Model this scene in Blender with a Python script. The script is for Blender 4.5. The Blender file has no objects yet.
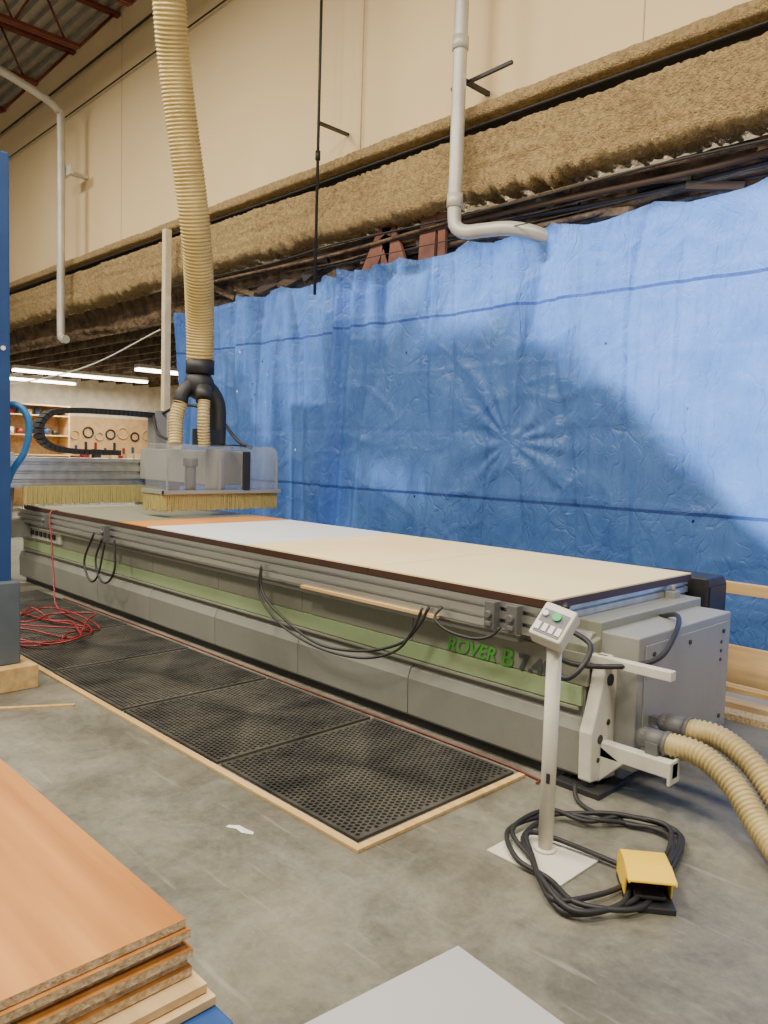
import bpy, bmesh, math, random
from mathutils import Vector, Matrix, noise, Euler
random.seed(7)
V=Vector
# ---------------------------------------------------------------- materials
def M(name,c,r=.5,m=0,c2=None,ns=5,bump=0,bs=40,trans=0,emit=None,es=0,stretch=(1,1,1),spec=None,detail=5,lo=.35,hi=.65,alpha=1,bd=.02,dirt=0,dc=(.10,.085,.06)):
    mt=bpy.data.materials.new(name); mt.use_nodes=True
    nt=mt.node_tree; b=nt.nodes['Principled BSDF']
    b.inputs['Base Color'].default_value=(*c,1); b.inputs['Roughness'].default_value=r; b.inputs['Metallic'].default_value=m
    if trans: b.inputs['Transmission Weight'].default_value=trans
    if alpha<1: b.inputs['Alpha'].default_value=alpha
    if spec is not None: b.inputs['Specular IOR Level'].default_value=spec
    if emit: b.inputs['Emission Color'].default_value=(*emit,1); b.inputs['Emission Strength'].default_value=es
    tc=nt.nodes.new('ShaderNodeTexCoord'); mp=nt.nodes.new('ShaderNodeMapping')
    mp.inputs['Scale'].default_value=stretch
    nt.links.new(tc.outputs['Object'],mp.inputs['Vector'])
    if c2 is None: c2=tuple(x*.82 for x in c)
    n=nt.nodes.new('ShaderNodeTexNoise'); n.inputs['Scale'].default_value=ns; n.inputs['Detail'].default_value=detail
    nt.links.new(mp.outputs[0],n.inputs['Vector'])
    cr=nt.nodes.new('ShaderNodeValToRGB'); cr.color_ramp.elements[0].position=lo; cr.color_ramp.elements[1].position=hi
    cr.color_ramp.elements[0].color=(*c2,1); cr.color_ramp.elements[1].color=(*c,1)
    nt.links.new(n.outputs[0],cr.inputs[0]); col=cr.outputs[0]
    if dirt:
        n3=nt.nodes.new('ShaderNodeTexNoise'); n3.inputs['Scale'].default_value=4; n3.inputs['Detail'].default_value=10; n3.inputs['Roughness'].default_value=.75
        nt.links.new(tc.outputs['Object'],n3.inputs['Vector'])
        mr=nt.nodes.new('ShaderNodeMapRange'); mr.inputs[1].default_value=.45; mr.inputs[2].default_value=.75; mr.inputs[3].default_value=0; mr.inputs[4].default_value=dirt
        nt.links.new(n3.outputs[0],mr.inputs[0])
        mx=nt.nodes.new('ShaderNodeMix'); mx.data_type='RGBA'; nt.links.new(mr.outputs[0],mx.inputs[0]); nt.links.new(col,mx.inputs[6]); mx.inputs[7].default_value=(*dc,1); col=mx.outputs[2]
    nt.links.new(col,b.inputs['Base Color'])
    if bump:
        n2=nt.nodes.new('ShaderNodeTexNoise'); n2.inputs['Scale'].default_value=bs; n2.inputs['Detail'].default_value=6
        nt.links.new(mp.outputs[0],n2.inputs['Vector'])
        bp=nt.nodes.new('ShaderNodeBump'); bp.inputs['Strength'].default_value=bump; bp.inputs['Distance'].default_value=bd
        nt.links.new(n2.outputs[0],bp.inputs['Height']); nt.links.new(bp.outputs[0],b.inputs['Normal'])
    return mt
# ---------------------------------------------------------------- geometry builder
class G:
    def __init__(s): s.v=[]; s.f=[]; s.m=[]; s.s=[]
    def add(s,vs,fs,m=0,sm=False,mat=None):
        o=len(s.v)
        for p in vs:
            p=V(p)
            s.v.append(mat@p if mat else p)
        for f in fs: s.f.append([i+o for i in f]); s.m.append(m); s.s.append(sm)
        return s
    def box(s,x0,x1,y0,y1,z0,z1,m=0,mat=None):
        vs=[(x0,y0,z0),(x1,y0,z0),(x1,y1,z0),(x0,y1,z0),(x0,y0,z1),(x1,y0,z1),(x1,y1,z1),(x0,y1,z1)]
        return s.add(vs,[(0,3,2,1),(4,5,6,7),(0,1,5,4),(1,2,6,5),(2,3,7,6),(3,0,4,7)],m,False,mat)
    def prism(s,prof,a0,a1,axis='x',m=0,sm=False,mat=None):
        n=len(prof)
        def P(a,p):
            return {'x':(a,p[0],p[1]),'y':(p[0],a,p[1]),'z':(p[0],p[1],a)}[axis]
        vs=[P(a0,p) for p in prof]+[P(a1,p) for p in prof]
        s.add(vs,[(i,(i+1)%n,(i+1)%n+n,i+n) for i in range(n)]+[tuple(range(n))[::-1],tuple(range(n,2*n))],m,sm,mat)
        return s
    def tube(s,pts,r,seg=12,m=0,cap=True,rf=None,mat=None):
        pts=[V(p) for p in pts]; n=len(pts); vs=[]; 
        t0=(pts[1]-pts[0]).normalized(); up=V((0,0,1)) if abs(t0.z)<.9 else V((0,1,0))
        a=t0.cross(up).normalized()
        for i,p in enumerate(pts):
            t=(pts[min(i+1,n-1)]-pts[max(i-1,0)]).normalized()
            a=(a-t*a.dot(t)).normalized(); b=t.cross(a)
            rr=rf(i) if rf else r
            for k in range(seg):
                an=2*math.pi*k/seg; vs.append(p+a*math.cos(an)*rr+b*math.sin(an)*rr)
        o=len(s.v)
        fs=[(i*seg+k,i*seg+(k+1)%seg,(i+1)*seg+(k+1)%seg,(i+1)*seg+k) for i in range(n-1) for k in range(seg)]
        s.add(vs,fs,m,True,mat)
        if cap:
            for f in (tuple(range(seg))[::-1],tuple(range((n-1)*seg,n*seg))):
                s.f.append([i+o for i in f]); s.m.append(m); s.s.append(False)
        return s
    def cyl(s,p0,p1,r,r2=None,seg=16,m=0,mat=None):
        r2=r if r2 is None else r2
        return s.tube([p0,p1],r,seg,m,True,lambda i:(r,r2)[i],mat)
    def sphere(s,c,r,m=0,sc=(1,1,1),seg=16,rings=10):
        vs=[];fs=[]
        for i in range(rings+1):
            ph=math.pi*i/rings
            for k in range(seg):
                th=2*math.pi*k/seg
                vs.append((c[0]+r*sc[0]*math.sin(ph)*math.cos(th),c[1]+r*sc[1]*math.sin(ph)*math.sin(th),c[2]+r*sc[2]*math.cos(ph)))
        for i in range(rings):
            for k in range(seg): fs.append((i*seg+k,(i+1)*seg+k,(i+1)*seg+(k+1)%seg,i*seg+(k+1)%seg))
        return s.add(vs,fs,m,True)
    def grid(s,nx,ny,fn,m=0,sm=True,holes=()):
        vs=[fn(i/nx,j/ny) for i in range(nx+1) for j in range(ny+1)]
        fs=[(i*(ny+1)+j,(i+1)*(ny+1)+j,(i+1)*(ny+1)+j+1,i*(ny+1)+j+1) for i in range(nx) for j in range(ny) if (i,j) not in holes]
        return s.add(vs,fs,m,sm)
def spline(pts,step=.03):
    pts=[V(p) for p in pts]; P=[pts[0]*2-pts[1]]+pts+[pts[-1]*2-pts[-2]]; out=[]
    for i in range(1,len(P)-2):
        p0,p1,p2,p3=P[i-1:i+3]; n=max(2,int((p2-p1).length/step))
        for k in range(n):
            t=k/n
            out.append(.5*((2*p1)+(p2-p0)*t+(2*p0-5*p1+4*p2-p3)*t*t+(3*p1-p0-3*p2+p3)*t**3))
    out.append(pts[-1]); return out
def even(pts,step):
    out=[pts[0]]; acc=0
    for a,b in zip(pts,pts[1:]):
        L=(b-a).length
        if L==0: continue
        d=step-acc
        while d<=L: out.append(a.lerp(b,d/L)); d+=step
        acc=(acc+L)%step
    return out
def corr(g,pts,r,amp,pitch,seg=20,m=0):
    p=even(spline(pts,.02),pitch/4)
    g.tube(p,r,seg,m,True,lambda i:r+amp*(0,1,0,-1)[i%4])
WL={}
def make(name,g,mats,parent=None,label=None,cat=None,group=None,kind=None,bevel=0,subs=0,origin=None):
    me=bpy.data.meshes.new(name)
    xs=[p.x for p in g.v]; ys=[p.y for p in g.v]; zs=[p.z for p in g.v]
    c=V(((min(xs)+max(xs))/2,(min(ys)+max(ys))/2,min(zs))) if origin is None else V(origin)
    me.from_pydata([tuple(p-c) for p in g.v],[],g.f)
    for mt in (mats if isinstance(mats,(list,tuple)) else [mats]): me.materials.append(mt)
    me.polygons.foreach_set('material_index',g.m); me.polygons.foreach_set('use_smooth',g.s)
    me.update()
    ob=bpy.data.objects.new(name,me); bpy.context.collection.objects.link(ob)
    setup(ob,c,parent,label,cat,group,kind)
    if bevel:
        b=ob.modifiers.new('bevel','BEVEL'); b.width=bevel; b.segments=2; b.limit_method='ANGLE'
    return ob
def setup(ob,c,parent=None,label=None,cat=None,group=None,kind=None):
    WL[ob]=V(c)
    ob.location=V(c)-(WL[parent] if parent else V((0,0,0)))
    if parent: ob.parent=parent
    if label: ob['label']=label
    if cat: ob['category']=cat
    if group: ob['group']=group
    if kind: ob['kind']=kind
def empty(name,c,label,cat,group=None):
    ob=bpy.data.objects.new(name,None); bpy.context.collection.objects.link(ob); ob.empty_display_size=.2
    setup(ob,c,None,label,cat,group); return ob
def text(name,s,loc,size,mat,parent,rot=(math.pi/2,0,0),ext=.0006,off=.010,shear=0,wide=1):
    cu=bpy.data.curves.new(name,'FONT'); cu.body=s; cu.size=size; cu.extrude=ext; cu.shear=shear
    cu.offset=size*off
    o=bpy.data.objects.new(name+'_c',cu); bpy.context.collection.objects.link(o)
    bpy.context.view_layer.update()
    me=bpy.data.meshes.new_from_object(o.evaluated_get(bpy.context.evaluated_depsgraph_get()))
    bpy.data.objects.remove(o)
    me.transform(Matrix.Diagonal((wide,1,1,1)))
    me.transform(Euler(rot).to_matrix().to_4x4()); me.materials.clear(); me.materials.append(mat)
    ob=bpy.data.objects.new(name,me); bpy.context.collection.objects.link(ob)
    setup(ob,V(loc),parent); return ob
# ---------------------------------------------------------------- material set
def floor_mat():
    mt=bpy.data.materials.new('concrete'); mt.use_nodes=True; nt=mt.node_tree; N=nt.nodes; L=nt.links; b=N['Principled BSDF']
    tc=N.new('ShaderNodeTexCoord')
    def nz(s,d,lo,hi,c0,c1,rough=.6,dist=0):
        n=N.new('ShaderNodeTexNoise'); n.inputs['Scale'].default_value=s; n.inputs['Detail'].default_value=d; n.inputs['Roughness'].default_value=rough; n.inputs['Distortion'].default_value=dist
        L.new(tc.outputs['Object'],n.inputs['Vector']); r=N.new('ShaderNodeValToRGB')
        r.color_ramp.elements[0].position=lo; r.color_ramp.elements[1].position=hi; r.color_ramp.elements[0].color=(*c0,1); r.color_ramp.elements[1].color=(*c1,1)
        L.new(n.outputs[0],r.inputs[0]); return r,n
    a,_=nz(.9,10,.3,.7,(.145,.143,.118),(.20,.198,.168),.65)
    s,_=nz(2.3,12,.40,.60,(.52,.50,.46),(1,1,1),.75,.6)
    f,_=nz(26,6,.35,.62,(.80,.79,.76),(1.06,1.05,1.0),.7)
    d,_=nz(80,3,.62,.72,(0,0,0),(.6,.6,.6),.6)
    dm,_=nz(1.7,8,.46,.66,(0,0,0),(1,1,1),.65,.8)
    def mul(x,y,bt='MULTIPLY',fac=1):
        m=N.new('ShaderNodeMix'); m.data_type='RGBA'; m.blend_type=bt; m.inputs[0].default_value=fac; L.new(x,m.inputs[6]); L.new(y,m.inputs[7]); return m.outputs[2]
    c=mul(a.outputs[0],s.outputs[0],fac=.75); c=mul(c,f.outputs[0])
    # soft dusty film
    df=N.new('ShaderNodeMath'); df.operation='MULTIPLY'; L.new(dm.outputs[0],df.inputs[0]); df.inputs[1].default_value=.30
    m0=N.new('ShaderNodeMix'); m0.data_type='RGBA'; L.new(df.outputs[0],m0.inputs[0]); L.new(c,m0.inputs[6]); m0.inputs[7].default_value=(.30,.27,.20,1); c=m0.outputs[2]
    dd=mul(d.outputs[0],dm.outputs[0])
    m=N.new('ShaderNodeMix'); m.data_type='RGBA'; L.new(dd,m.inputs[0]); L.new(c,m.inputs[6]); m.inputs[7].default_value=(.38,.32,.21,1)
    mp=N.new('ShaderNodeMapping'); mp.inputs['Scale'].default_value=(1.2,14,1); mp.inputs['Rotation'].default_value=(0,0,.5); L.new(tc.outputs['Object'],mp.inputs['Vector'])
    sn=N.new('ShaderNodeTexNoise'); sn.inputs['Scale'].default_value=2; sn.inputs['Detail'].default_value=8; L.new(mp.outputs[0],sn.inputs['Vector'])
    sr=N.new('ShaderNodeMapRange'); sr.inputs[1].default_value=.62; sr.inputs[2].default_value=.72; sr.inputs[3].default_value=0; sr.inputs[4].default_value=.4; L.new(sn.outputs[0],sr.inputs[0])
    m2=N.new('ShaderNodeMix'); m2.data_type='RGBA'; L.new(sr.outputs[0],m2.inputs[0]); L.new(m.outputs[2],m2.inputs[6]); m2.inputs[7].default_value=(.30,.28,.24,1)
    L.new(m2.outputs[2],b.inputs['Base Color'])
    rr=N.new('ShaderNodeMapRange'); rr.inputs[3].default_value=.33; rr.inputs[4].default_value=.6; L.new(s.outputs[0],rr.inputs[0]); L.new(rr.outputs[0],b.inputs['Roughness'])
    bp=N.new('ShaderNodeBump'); bp.inputs['Strength'].default_value=.15; bp.inputs['Distance'].default_value=.01; L.new(f.outputs[0],bp.inputs['Height']); L.new(bp.outputs[0],b.inputs['Normal'])
    return mt
m_floor=floor_mat()
m_wall=M('beige_wall',(.84,.655,.39),.9,0,(.80,.61,.35),.5,.1,20)
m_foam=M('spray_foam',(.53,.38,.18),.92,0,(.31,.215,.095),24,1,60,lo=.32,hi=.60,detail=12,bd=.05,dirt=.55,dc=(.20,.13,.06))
m_foamd=M('shaded_foam',(.20,.135,.075),.95,0,(.07,.045,.028),5,1,20,bd=.05)  # darker foam copy, recess and underside shade put into the colour
m_deck=M('deck_metal',(.42,.40,.36),.5,.4)
m_red=M('red_steel',(.19,.05,.035),.6,.2)
m_dark=M('dark_metal',(.03,.03,.032),.5,.3)
m_black=M('black_rubber',(.018,.018,.02),.55,0)
m_mat=M('mat_rubber',(.065,.062,.055),.5,0,(.018,.018,.018),3,detail=10,lo=.35,hi=.7,dirt=.35,dc=(.20,.18,.14))
m_matd=M('mat_pit',(.02,.019,.018),.9)
m_grey=M('grey_enamel',(.235,.235,.205),.42,0,(.20,.20,.175),2,dirt=.35)
m_greyup=M('olive_enamel',(.27,.275,.215),.42,0,(.235,.24,.185),2,dirt=.35)
m_cab=M('cabinet_grey',(.29,.29,.27),.45,0,(.255,.255,.235),2,dirt=.25)
m_green=M('green_stripe',(.36,.47,.25),.45,0,(.31,.41,.21),2,dirt=.25)
m_lett=M('green_letter',(.08,.38,.05),.45,c2=(.07,.34,.04))
m_lgrey=M('grey_letter',(.08,.085,.09),.45)
m_white=M('white_enamel',(.66,.63,.54),.4,0,(.58,.55,.47),3,dirt=.2)
m_alu=M('aluminium',(.60,.60,.57),.32,.85,(.46,.46,.44),3,stretch=(.3,4,4))
m_mdf=M('mdf_board',(.87,.71,.38),.75,0,(.81,.65,.34),1.5,.05,80)
m_brown=M('dark_edge',(.05,.02,.012),.5)
m_gsheet=M('pale_sheet',(.70,.73,.76),.55,0,(.66,.69,.72),1)
m_osheet=M('orange_sheet',(.72,.29,.06),.5,0,(.64,.25,.05),2)
m_veneer=M('cherry_veneer',(.58,.26,.065),.36,0,(.33,.125,.028),4,stretch=(.18,3.0,4),lo=.28,hi=.70,detail=11)
m_chip=M('particle_edge',(.66,.50,.29),.85,0,(.38,.26,.13),80,.5,90)
m_ply=M('plywood',(.66,.46,.23),.7,0,(.50,.33,.15),4,stretch=(.3,4,4))
m_wood=M('pine',(.62,.42,.18),.65,0,(.46,.29,.11),5,stretch=(.25,4,4))
m_duct=M('duct_hose',(.60,.44,.155),.42,0,(.43,.305,.095),2.5)
m_hose2=M('cream_hose',(.56,.44,.20),.4,0,(.38,.29,.12),3)
m_brush=M('brush_bristle',(.60,.51,.20),.8,0,(.40,.33,.11),40,.6,60,stretch=(6,6,.3))
m_hood=M('smoky_polycarbonate',(.40,.41,.41),.08,0,(.34,.35,.35),3,alpha=.27)
m_blue=M('blue_paint',(.018,.065,.20),.45,0,(.014,.05,.16),3)
m_bhose=M('blue_hose',(.03,.18,.45),.4)
m_redh=M('red_hose',(.23,.012,.015),.4)
m_redl=M('red_airline',(.16,.03,.02),.5)
m_yel=M('yellow_plastic',(.85,.56,.02),.4,0,(.78,.50,.02),4)
m_pipe=M('white_pipe',(.60,.58,.52),.45,.2,(.50,.48,.43),3)
m_peg=M('pegboard',(.62,.40,.19),.8)
m_screen=M('button_green',(.03,.45,.14),.4)
m_cream=M('pale_wall',(.78,.70,.54),.9)
m_tube=M('lamp_tube',(1,1,1),.5,emit=(1,.93,.8),es=14)
m_paper=M('white_litter',(.8,.8,.77),.8)
m_sheetw=M('laminate_sheet',(.42,.42,.43),.5,0,(.38,.38,.39),1)
m_rust=M('brown_red',(.24,.095,.06),.8,c2=(.13,.05,.035),dirt=.4)
m_rustd=M('rusty_pipe',(.065,.04,.028),.8)
def tarp_mat(nm,c,c2):
    mt=bpy.data.materials.new(nm); mt.use_nodes=True; nt=mt.node_tree; N=nt.nodes; L=nt.links
    b=N['Principled BSDF']; out=N['Material Output']
    tc=N.new('ShaderNodeTexCoord')
    n=N.new('ShaderNodeTexNoise'); n.inputs['Scale'].default_value=1.6; n.inputs['Detail'].default_value=10; n.inputs['Roughness'].default_value=.7
    L.new(tc.outputs['Object'],n.inputs['Vector'])
    cr=N.new('ShaderNodeValToRGB'); cr.color_ramp.elements[0].position=.35; cr.color_ramp.elements[1].position=.68
    cr.color_ramp.elements[0].color=(*c2,1); cr.color_ramp.elements[1].color=(*c,1); L.new(n.outputs[0],cr.inputs[0])
    sp=N.new('ShaderNodeSeparateXYZ'); L.new(tc.outputs['Object'],sp.inputs[0])
    prev=None
    for h in (1.2,3.02):
        s1=N.new('ShaderNodeMath'); s1.operation='SUBTRACT'; L.new(sp.outputs['Z'],s1.inputs[0]); s1.inputs[1].default_value=h
        s2=N.new('ShaderNodeMath'); s2.operation='ABSOLUTE'; L.new(s1.outputs[0],s2.inputs[0])
        s3=N.new('ShaderNodeMath'); s3.operation='LESS_THAN'; L.new(s2.outputs[0],s3.inputs[0]); s3.inputs[1].default_value=.014
        if prev:
            a=N.new('ShaderNodeMath'); a.operation='MAXIMUM'; L.new(prev.outputs[0],a.inputs[0]); L.new(s3.outputs[0],a.inputs[1]); prev=a
        else: prev=s3
    mx=N.new('ShaderNodeMix'); mx.data_type='RGBA'; L.new(prev.outputs[0],mx.inputs[0]); L.new(cr.outputs[0],mx.inputs[6]); mx.inputs[7].default_value=(.04,.09,.34,1)
    L.new(mx.outputs[2],b.inputs['Base Color']); b.inputs['Roughness'].default_value=.34
    nw=N.new('ShaderNodeTexNoise'); nw.inputs['Scale'].default_value=2; nw.inputs['Detail'].default_value=3; L.new(tc.outputs['Object'],nw.inputs['Vector'])
    va=N.new('ShaderNodeVectorMath'); va.operation='MULTIPLY_ADD'; L.new(nw.outputs['Color'],va.inputs[0]); va.inputs[1].default_value=(.6,.6,.6); L.new(tc.outputs['Object'],va.inputs[2])
    h=None
    for sc,w,st,wd in ((2.2,.45,(1.8,1,.6),.05),(5.5,.25,(1.7,1,.7),.06),(12,.14,(1.5,1,.8),.08)):
        mp=N.new('ShaderNodeMapping'); mp.inputs['Scale'].default_value=st; L.new(va.outputs[0],mp.inputs['Vector'])
        vo=N.new('ShaderNodeTexVoronoi'); vo.feature='DISTANCE_TO_EDGE'; vo.inputs['Scale'].default_value=sc; L.new(mp.outputs[0],vo.inputs['Vector'])
        mm=N.new('ShaderNodeMapRange'); mm.inputs[1].default_value=0; mm.inputs[2].default_value=wd; mm.inputs[3].default_value=0; mm.inputs[4].default_value=w; L.new(vo.outputs['Distance'],mm.inputs[0])
        if h:
            ad=N.new('ShaderNodeMath'); L.new(h.outputs[0],ad.inputs[0]); L.new(mm.outputs[0],ad.inputs[1]); h=ad
        else: h=mm
    for sc,w,st,det in ((1.0,2.4,(13,1,.6),6),(9,.6,(1,1,1),6)):
        mp=N.new('ShaderNodeMapping'); mp.inputs['Scale'].default_value=st; L.new(va.outputs[0] if sc>2 else tc.outputs['Object'],mp.inputs['Vector'])
        n3=N.new('ShaderNodeTexNoise'); n3.inputs['Scale'].default_value=sc; n3.inputs['Detail'].default_value=det; L.new(mp.outputs[0],n3.inputs['Vector'])
        ad=N.new('ShaderNodeMath'); ad.operation='MULTIPLY_ADD'; L.new(n3.outputs[0],ad.inputs[0]); ad.inputs[1].default_value=w; L.new(h.outputs[0],ad.inputs[2]); h=ad
    bp=N.new('ShaderNodeBump'); bp.inputs['Strength'].default_value=.8; bp.inputs['Distance'].default_value=.011
    L.new(h.outputs[0],bp.inputs['Height']); L.new(bp.outputs[0],b.inputs['Normal'])
    tr=N.new('ShaderNodeBsdfTranslucent'); L.new(mx.outputs[2],tr.inputs[0]); L.new(bp.outputs[0],tr.inputs['Normal'])
    ms=N.new('ShaderNodeMixShader'); ms.inputs[0].default_value=.40; L.new(b.outputs[0],ms.inputs[1]); L.new(tr.outputs[0],ms.inputs[2])
    L.new(ms.outputs[0],out.inputs[0]); return mt
m_tarp=tarp_mat('blue_tarp',(.125,.28,.71),(.07,.18,.54))

# ---------------------------------------------------------------- room
make('floor',G().box(-27,6,-4,14,-.1,0),m_floor,kind='structure')
make('wall_back',G().box(-27,6,6.2,6.4,4.97,8.9),m_wall,kind='structure')
make('wall_end',G().box(-27.2,-27,-4,14,-.1,8.9),m_cream,kind='structure')
make('wall_rear',G().box(-27,6,13,13.2,0,8.9),m_cream,kind='structure')
m_joint=M('joint',(.60,.46,.28),.9)
for k,x in enumerate((-12.9,-3.4)):
    make('trim_%d'%k,G().box(x-.005,x+.005,6.194,6.2,5.0,8.8),m_joint,kind='structure')
g=G(); prof=[]
y=-4
while y<6.2:
    prof+=[(y,8.9),(y+.09,8.9),(y+.115,8.82),(y+.2,8.82),(y+.225,8.9)]; y+=.225
vs=[(-27,p[0],p[1]) for p in prof]+[(6,p[0],p[1]) for p in prof]; n=len(prof)
g.add(vs,[(i,i+1,i+1+n,i+n) for i in range(n-1)])
g.box(-27,6,-4,6.4,8.93,9.0)
make('ceiling',g,m_deck,kind='structure')
for x in (-11.2,-13.0,-14.8,-16.6,-18.4,-20.2,-22.0):
    g=G()
    for zz in (8.76,8.0):
        g.box(x-.06,x-.01,-3.5,6.19 if zz>8.5 else 5.5,zz,zz+.058); g.box(x+.01,x+.06,-3.5,6.19 if zz>8.5 else 5.5,zz,zz+.058)
    yy=-3.5; up=True
    while yy<5.2:
        g.cyl((x,yy,8.03 if up else 8.78),(x,yy+.4,8.78 if up else 8.03),.020,seg=8); yy+=.4; up=not up
    g.cyl((x,5.5,8.02),(x,6.1,8.78),.024,seg=8)
    make('steel_joist',g,m_red,label='dark red open-web steel roof joist under metal deck',cat='joist',group='roof joists')
def foamgrid(prof,amp,step=.028,nx=1100,seed=0,x0=-26.9,x1=5.9,rag=0):
    pp=even(spline([(0,a,b) for a,b in prof],.008),step)
    def f(u,v):
        i0=min(int(v*(len(pp)-1)+.5),len(pp)-1); p=pp[i0]
        q=pp[min(i0+1,len(pp)-1)]-pp[max(i0-1,0)]; nr=V((0,q.z,-q.y)).normalized()
        x=x0+(x1-x0)*u; s=V((x,p.y+seed,p.z))
        d=noise.turbulence(s*12,4,True)*amp+noise.noise(s*2.2)*amp*.3+noise.noise(V((x*.5,p.z,3)))*amp*.4
        d+=noise.noise(V((x*.9,p.z*14,seed)))*amp*.6
        z=p.z+nr.z*d
        if rag and z<rag[0]: z-= (abs(noise.noise(V((x*4,seed,0))))+.5*abs(noise.noise(V((x*13,seed,2)))))*rag[1]*min(1,(rag[0]-z)*8)
        return (x,p.y+nr.y*d,z)
    return G().grid(nx,len(pp)-1,f)
g=foamgrid([(6.19,4.945),(6.0,4.95),(5.94,4.94),(5.93,4.86),(5.94,4.84),(6.10,4.835)],.016,seed=5)
make('foam_ledge',g,m_foam,label='thin foam coated ledge under the beige wall',cat='insulation',kind='stuff')
g=foamgrid([(6.12,4.72),(6.05,4.70),(6.02,4.67),(5.95,4.665),(5.935,4.64),(5.93,4.40),(5.93,4.24),(5.95,4.175),(6.02,4.15),(6.30,4.15)],.032,step=.022,nx=1450,seed=1,rag=(4.32,.12))
make('spray_foam_beam',g,m_foam,label='long beam coated in crusty tan spray foam along wall',cat='insulation',kind='stuff')
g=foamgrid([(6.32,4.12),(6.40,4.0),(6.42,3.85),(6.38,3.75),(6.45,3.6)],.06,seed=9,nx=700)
make('recess_foam',g,m_foamd,label='ragged foam, coloured as shaded, in the recess below the beam',cat='insulation',kind='stuff')  # recess shade put into its colour; sheet also blocks the added back light
make('wall_slot_shade',G().box(-26.9,5.9,6.14,6.19,4.60,4.90),m_dark,kind='structure')  # dark strip standing in for shade in the gap under the ledge
g=G()
g.tube(spline([(-20,5.95,4.745),(-12,5.94,4.755),(-8,5.95,4.74),(-3,5.94,4.755),(2,5.95,4.745)],.5),.012,6)
make('black_cable',g,m_black,label='black cable running along the foam beam ledge',cat='cable')
random.seed(21)
for i in range(8):
    y0=6.03+.04*i; z0=4.0-.036*i; x0=-11+i*.9
    pts=[(x0,y0,z0)]
    while pts[-1][0]<2.2: pts.append((pts[-1][0]+1.3,y0+random.uniform(-.01,.02),z0+random.uniform(-.05,.04)))
    make('conduit_pipe',G().tube(spline(pts,.3),.012+.008*(i%3),8),[m_dark,m_foamd,m_rustd,m_foamd][i%4],label='thin worn conduit running below the foam beam',cat='pipe',group='conduits below beam')
for i in range(26):
    x=-10.2+i*.5+random.uniform(-.1,.1); z=3.76+random.uniform(-.02,.18)
    mt=Matrix.Translation((x,6.24,z))@Matrix.Rotation(random.uniform(-.3,.3),4,'Z')@Matrix.Rotation(random.uniform(-.5,.5),4,'Y')
    make('blocking_piece',G().box(-.22,.22,-.03,.03,-.03,.03+random.uniform(0,.05),0,mt),random.choice([m_foamd,m_rustd,m_foamd,m_dark]),label='rough timber blocking piece wedged under the beam',cat='timber',group='blocking under beam')
make('ceiling_mezzanine',G().box(-27,-10.95,6.5,13,3.75,3.85),m_foamd,kind='structure')
for i in range(11):
    y0=6.6+.55*i
    make('floor_joist',G().box(-27,-10.95,y0,y0+.06,3.5,3.75),m_foamd,label='timber joist coloured as shaded under the mezzanine',cat='joist',group='mezzanine joists')  # dark tone carries the shade under the mezzanine
make('wall_divider',G().box(-10.95,-10.88,6.5,13,0,3.75),m_cream,kind='structure')
make('wall_workroom',G().box(-23.3,-23.2,6.4,13,0,3.75),m_cream,kind='structure')
for x,y0,y1 in ((-19.5,6.7,10.1),(-22.2,7.2,9.3),(-16.5,8.3,11)):
    e=empty('strip_light',(x,(y0+y1)/2,3.25),'long fluorescent strip light below the mezzanine','lamp','workroom strip lights')
    make('housing',G().box(x-.1,x+.1,y0,y1,3.36,3.44),m_white,e)
    for dx in (-.05,.05): make('lamp_tube',G().cyl((x+dx,y0,3.32),(x+dx,y1,3.32),.03,seg=8),m_tube,e)
    for yy in (y0+.3,y1-.3): make('hanger',G().cyl((x,yy,3.44),(x,yy,3.76),.008,seg=6),m_dark,e)
e=empty('pegboard',(-23.17,10.6,1.2),'tan pegboard with hanging tools and rings','board')
make('board',G().box(-23.195,-23.15,8.9,12.9,1.2,2.45),m_peg,e)
for i,(y,z,r) in enumerate([(9.3,1.95,.16),(9.7,1.9,.13),(10.1,1.98,.15),(10.45,1.88,.12),(10.8,1.95,.14),(11.2,2.0,.17),(11.6,1.9,.13),(12.0,1.97,.15),(12.4,1.9,.12)]):
    g=G(); pts=[(-23.12,y+math.cos(a)*r,z+math.sin(a)*r) for a in [2*math.pi*k/24 for k in range(25)]]
    g.tube(pts,.025,6,cap=False)
    make('hanging_ring',g,[m_dark,m_ply][i%2],label='round hoop hanging on the pegboard',cat='tool',group='hoops on pegboard')
for i in range(12):
    y=9.1+i*.3
    make('hanging_tool',G().box(-23.15,-23.10,y,y+.06,1.35,1.35+random.uniform(.15,.35)),[m_dark,m_redh,m_blue][i%3],label='small hand tool hanging on the pegboard',cat='tool',group='tools on pegboard')
for i,(x,y0,w) in enumerate([(-22.3,9,3.2),(-19.3,6.9,1.6)]):
    e=empty('workbench',(x,y0+w/2,0),'cluttered timber workbench in the far workroom','bench',None)
    make('bench_top',G().box(x-.4,x+.4,y0,y0+w,.88,.94),m_wood,e)
    for a in (-.35,.3):
        for b in (.05,w-.1):
            make('leg',G().box(x+a,x+a+.07,y0+b,y0+b+.07,0,.88),m_wood,e)
for i in range(12):
    y=9.1+i*.26; x=-22.2+random.uniform(-.15,.15); h=random.uniform(.15,.6)
    make('storage_box',G().box(x-.1,x+.1,y-.1,y+.1,.94,.94+h),random.choice([m_dark,m_ply,m_white,m_chip,m_redh]),label='small storage box on the far workbench',cat='box',group='boxes on workbench')
e=empty('shelf_unit',(-20.5,7.1,0),'tall pale storage cabinet with open shelves','cabinet')
g=G().box(-20.9,-20.2,6.8,6.84,0,2.6).box(-20.9,-20.2,8.3,8.34,0,2.6).box(-20.9,-20.86,6.8,8.34,0,2.6)
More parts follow.
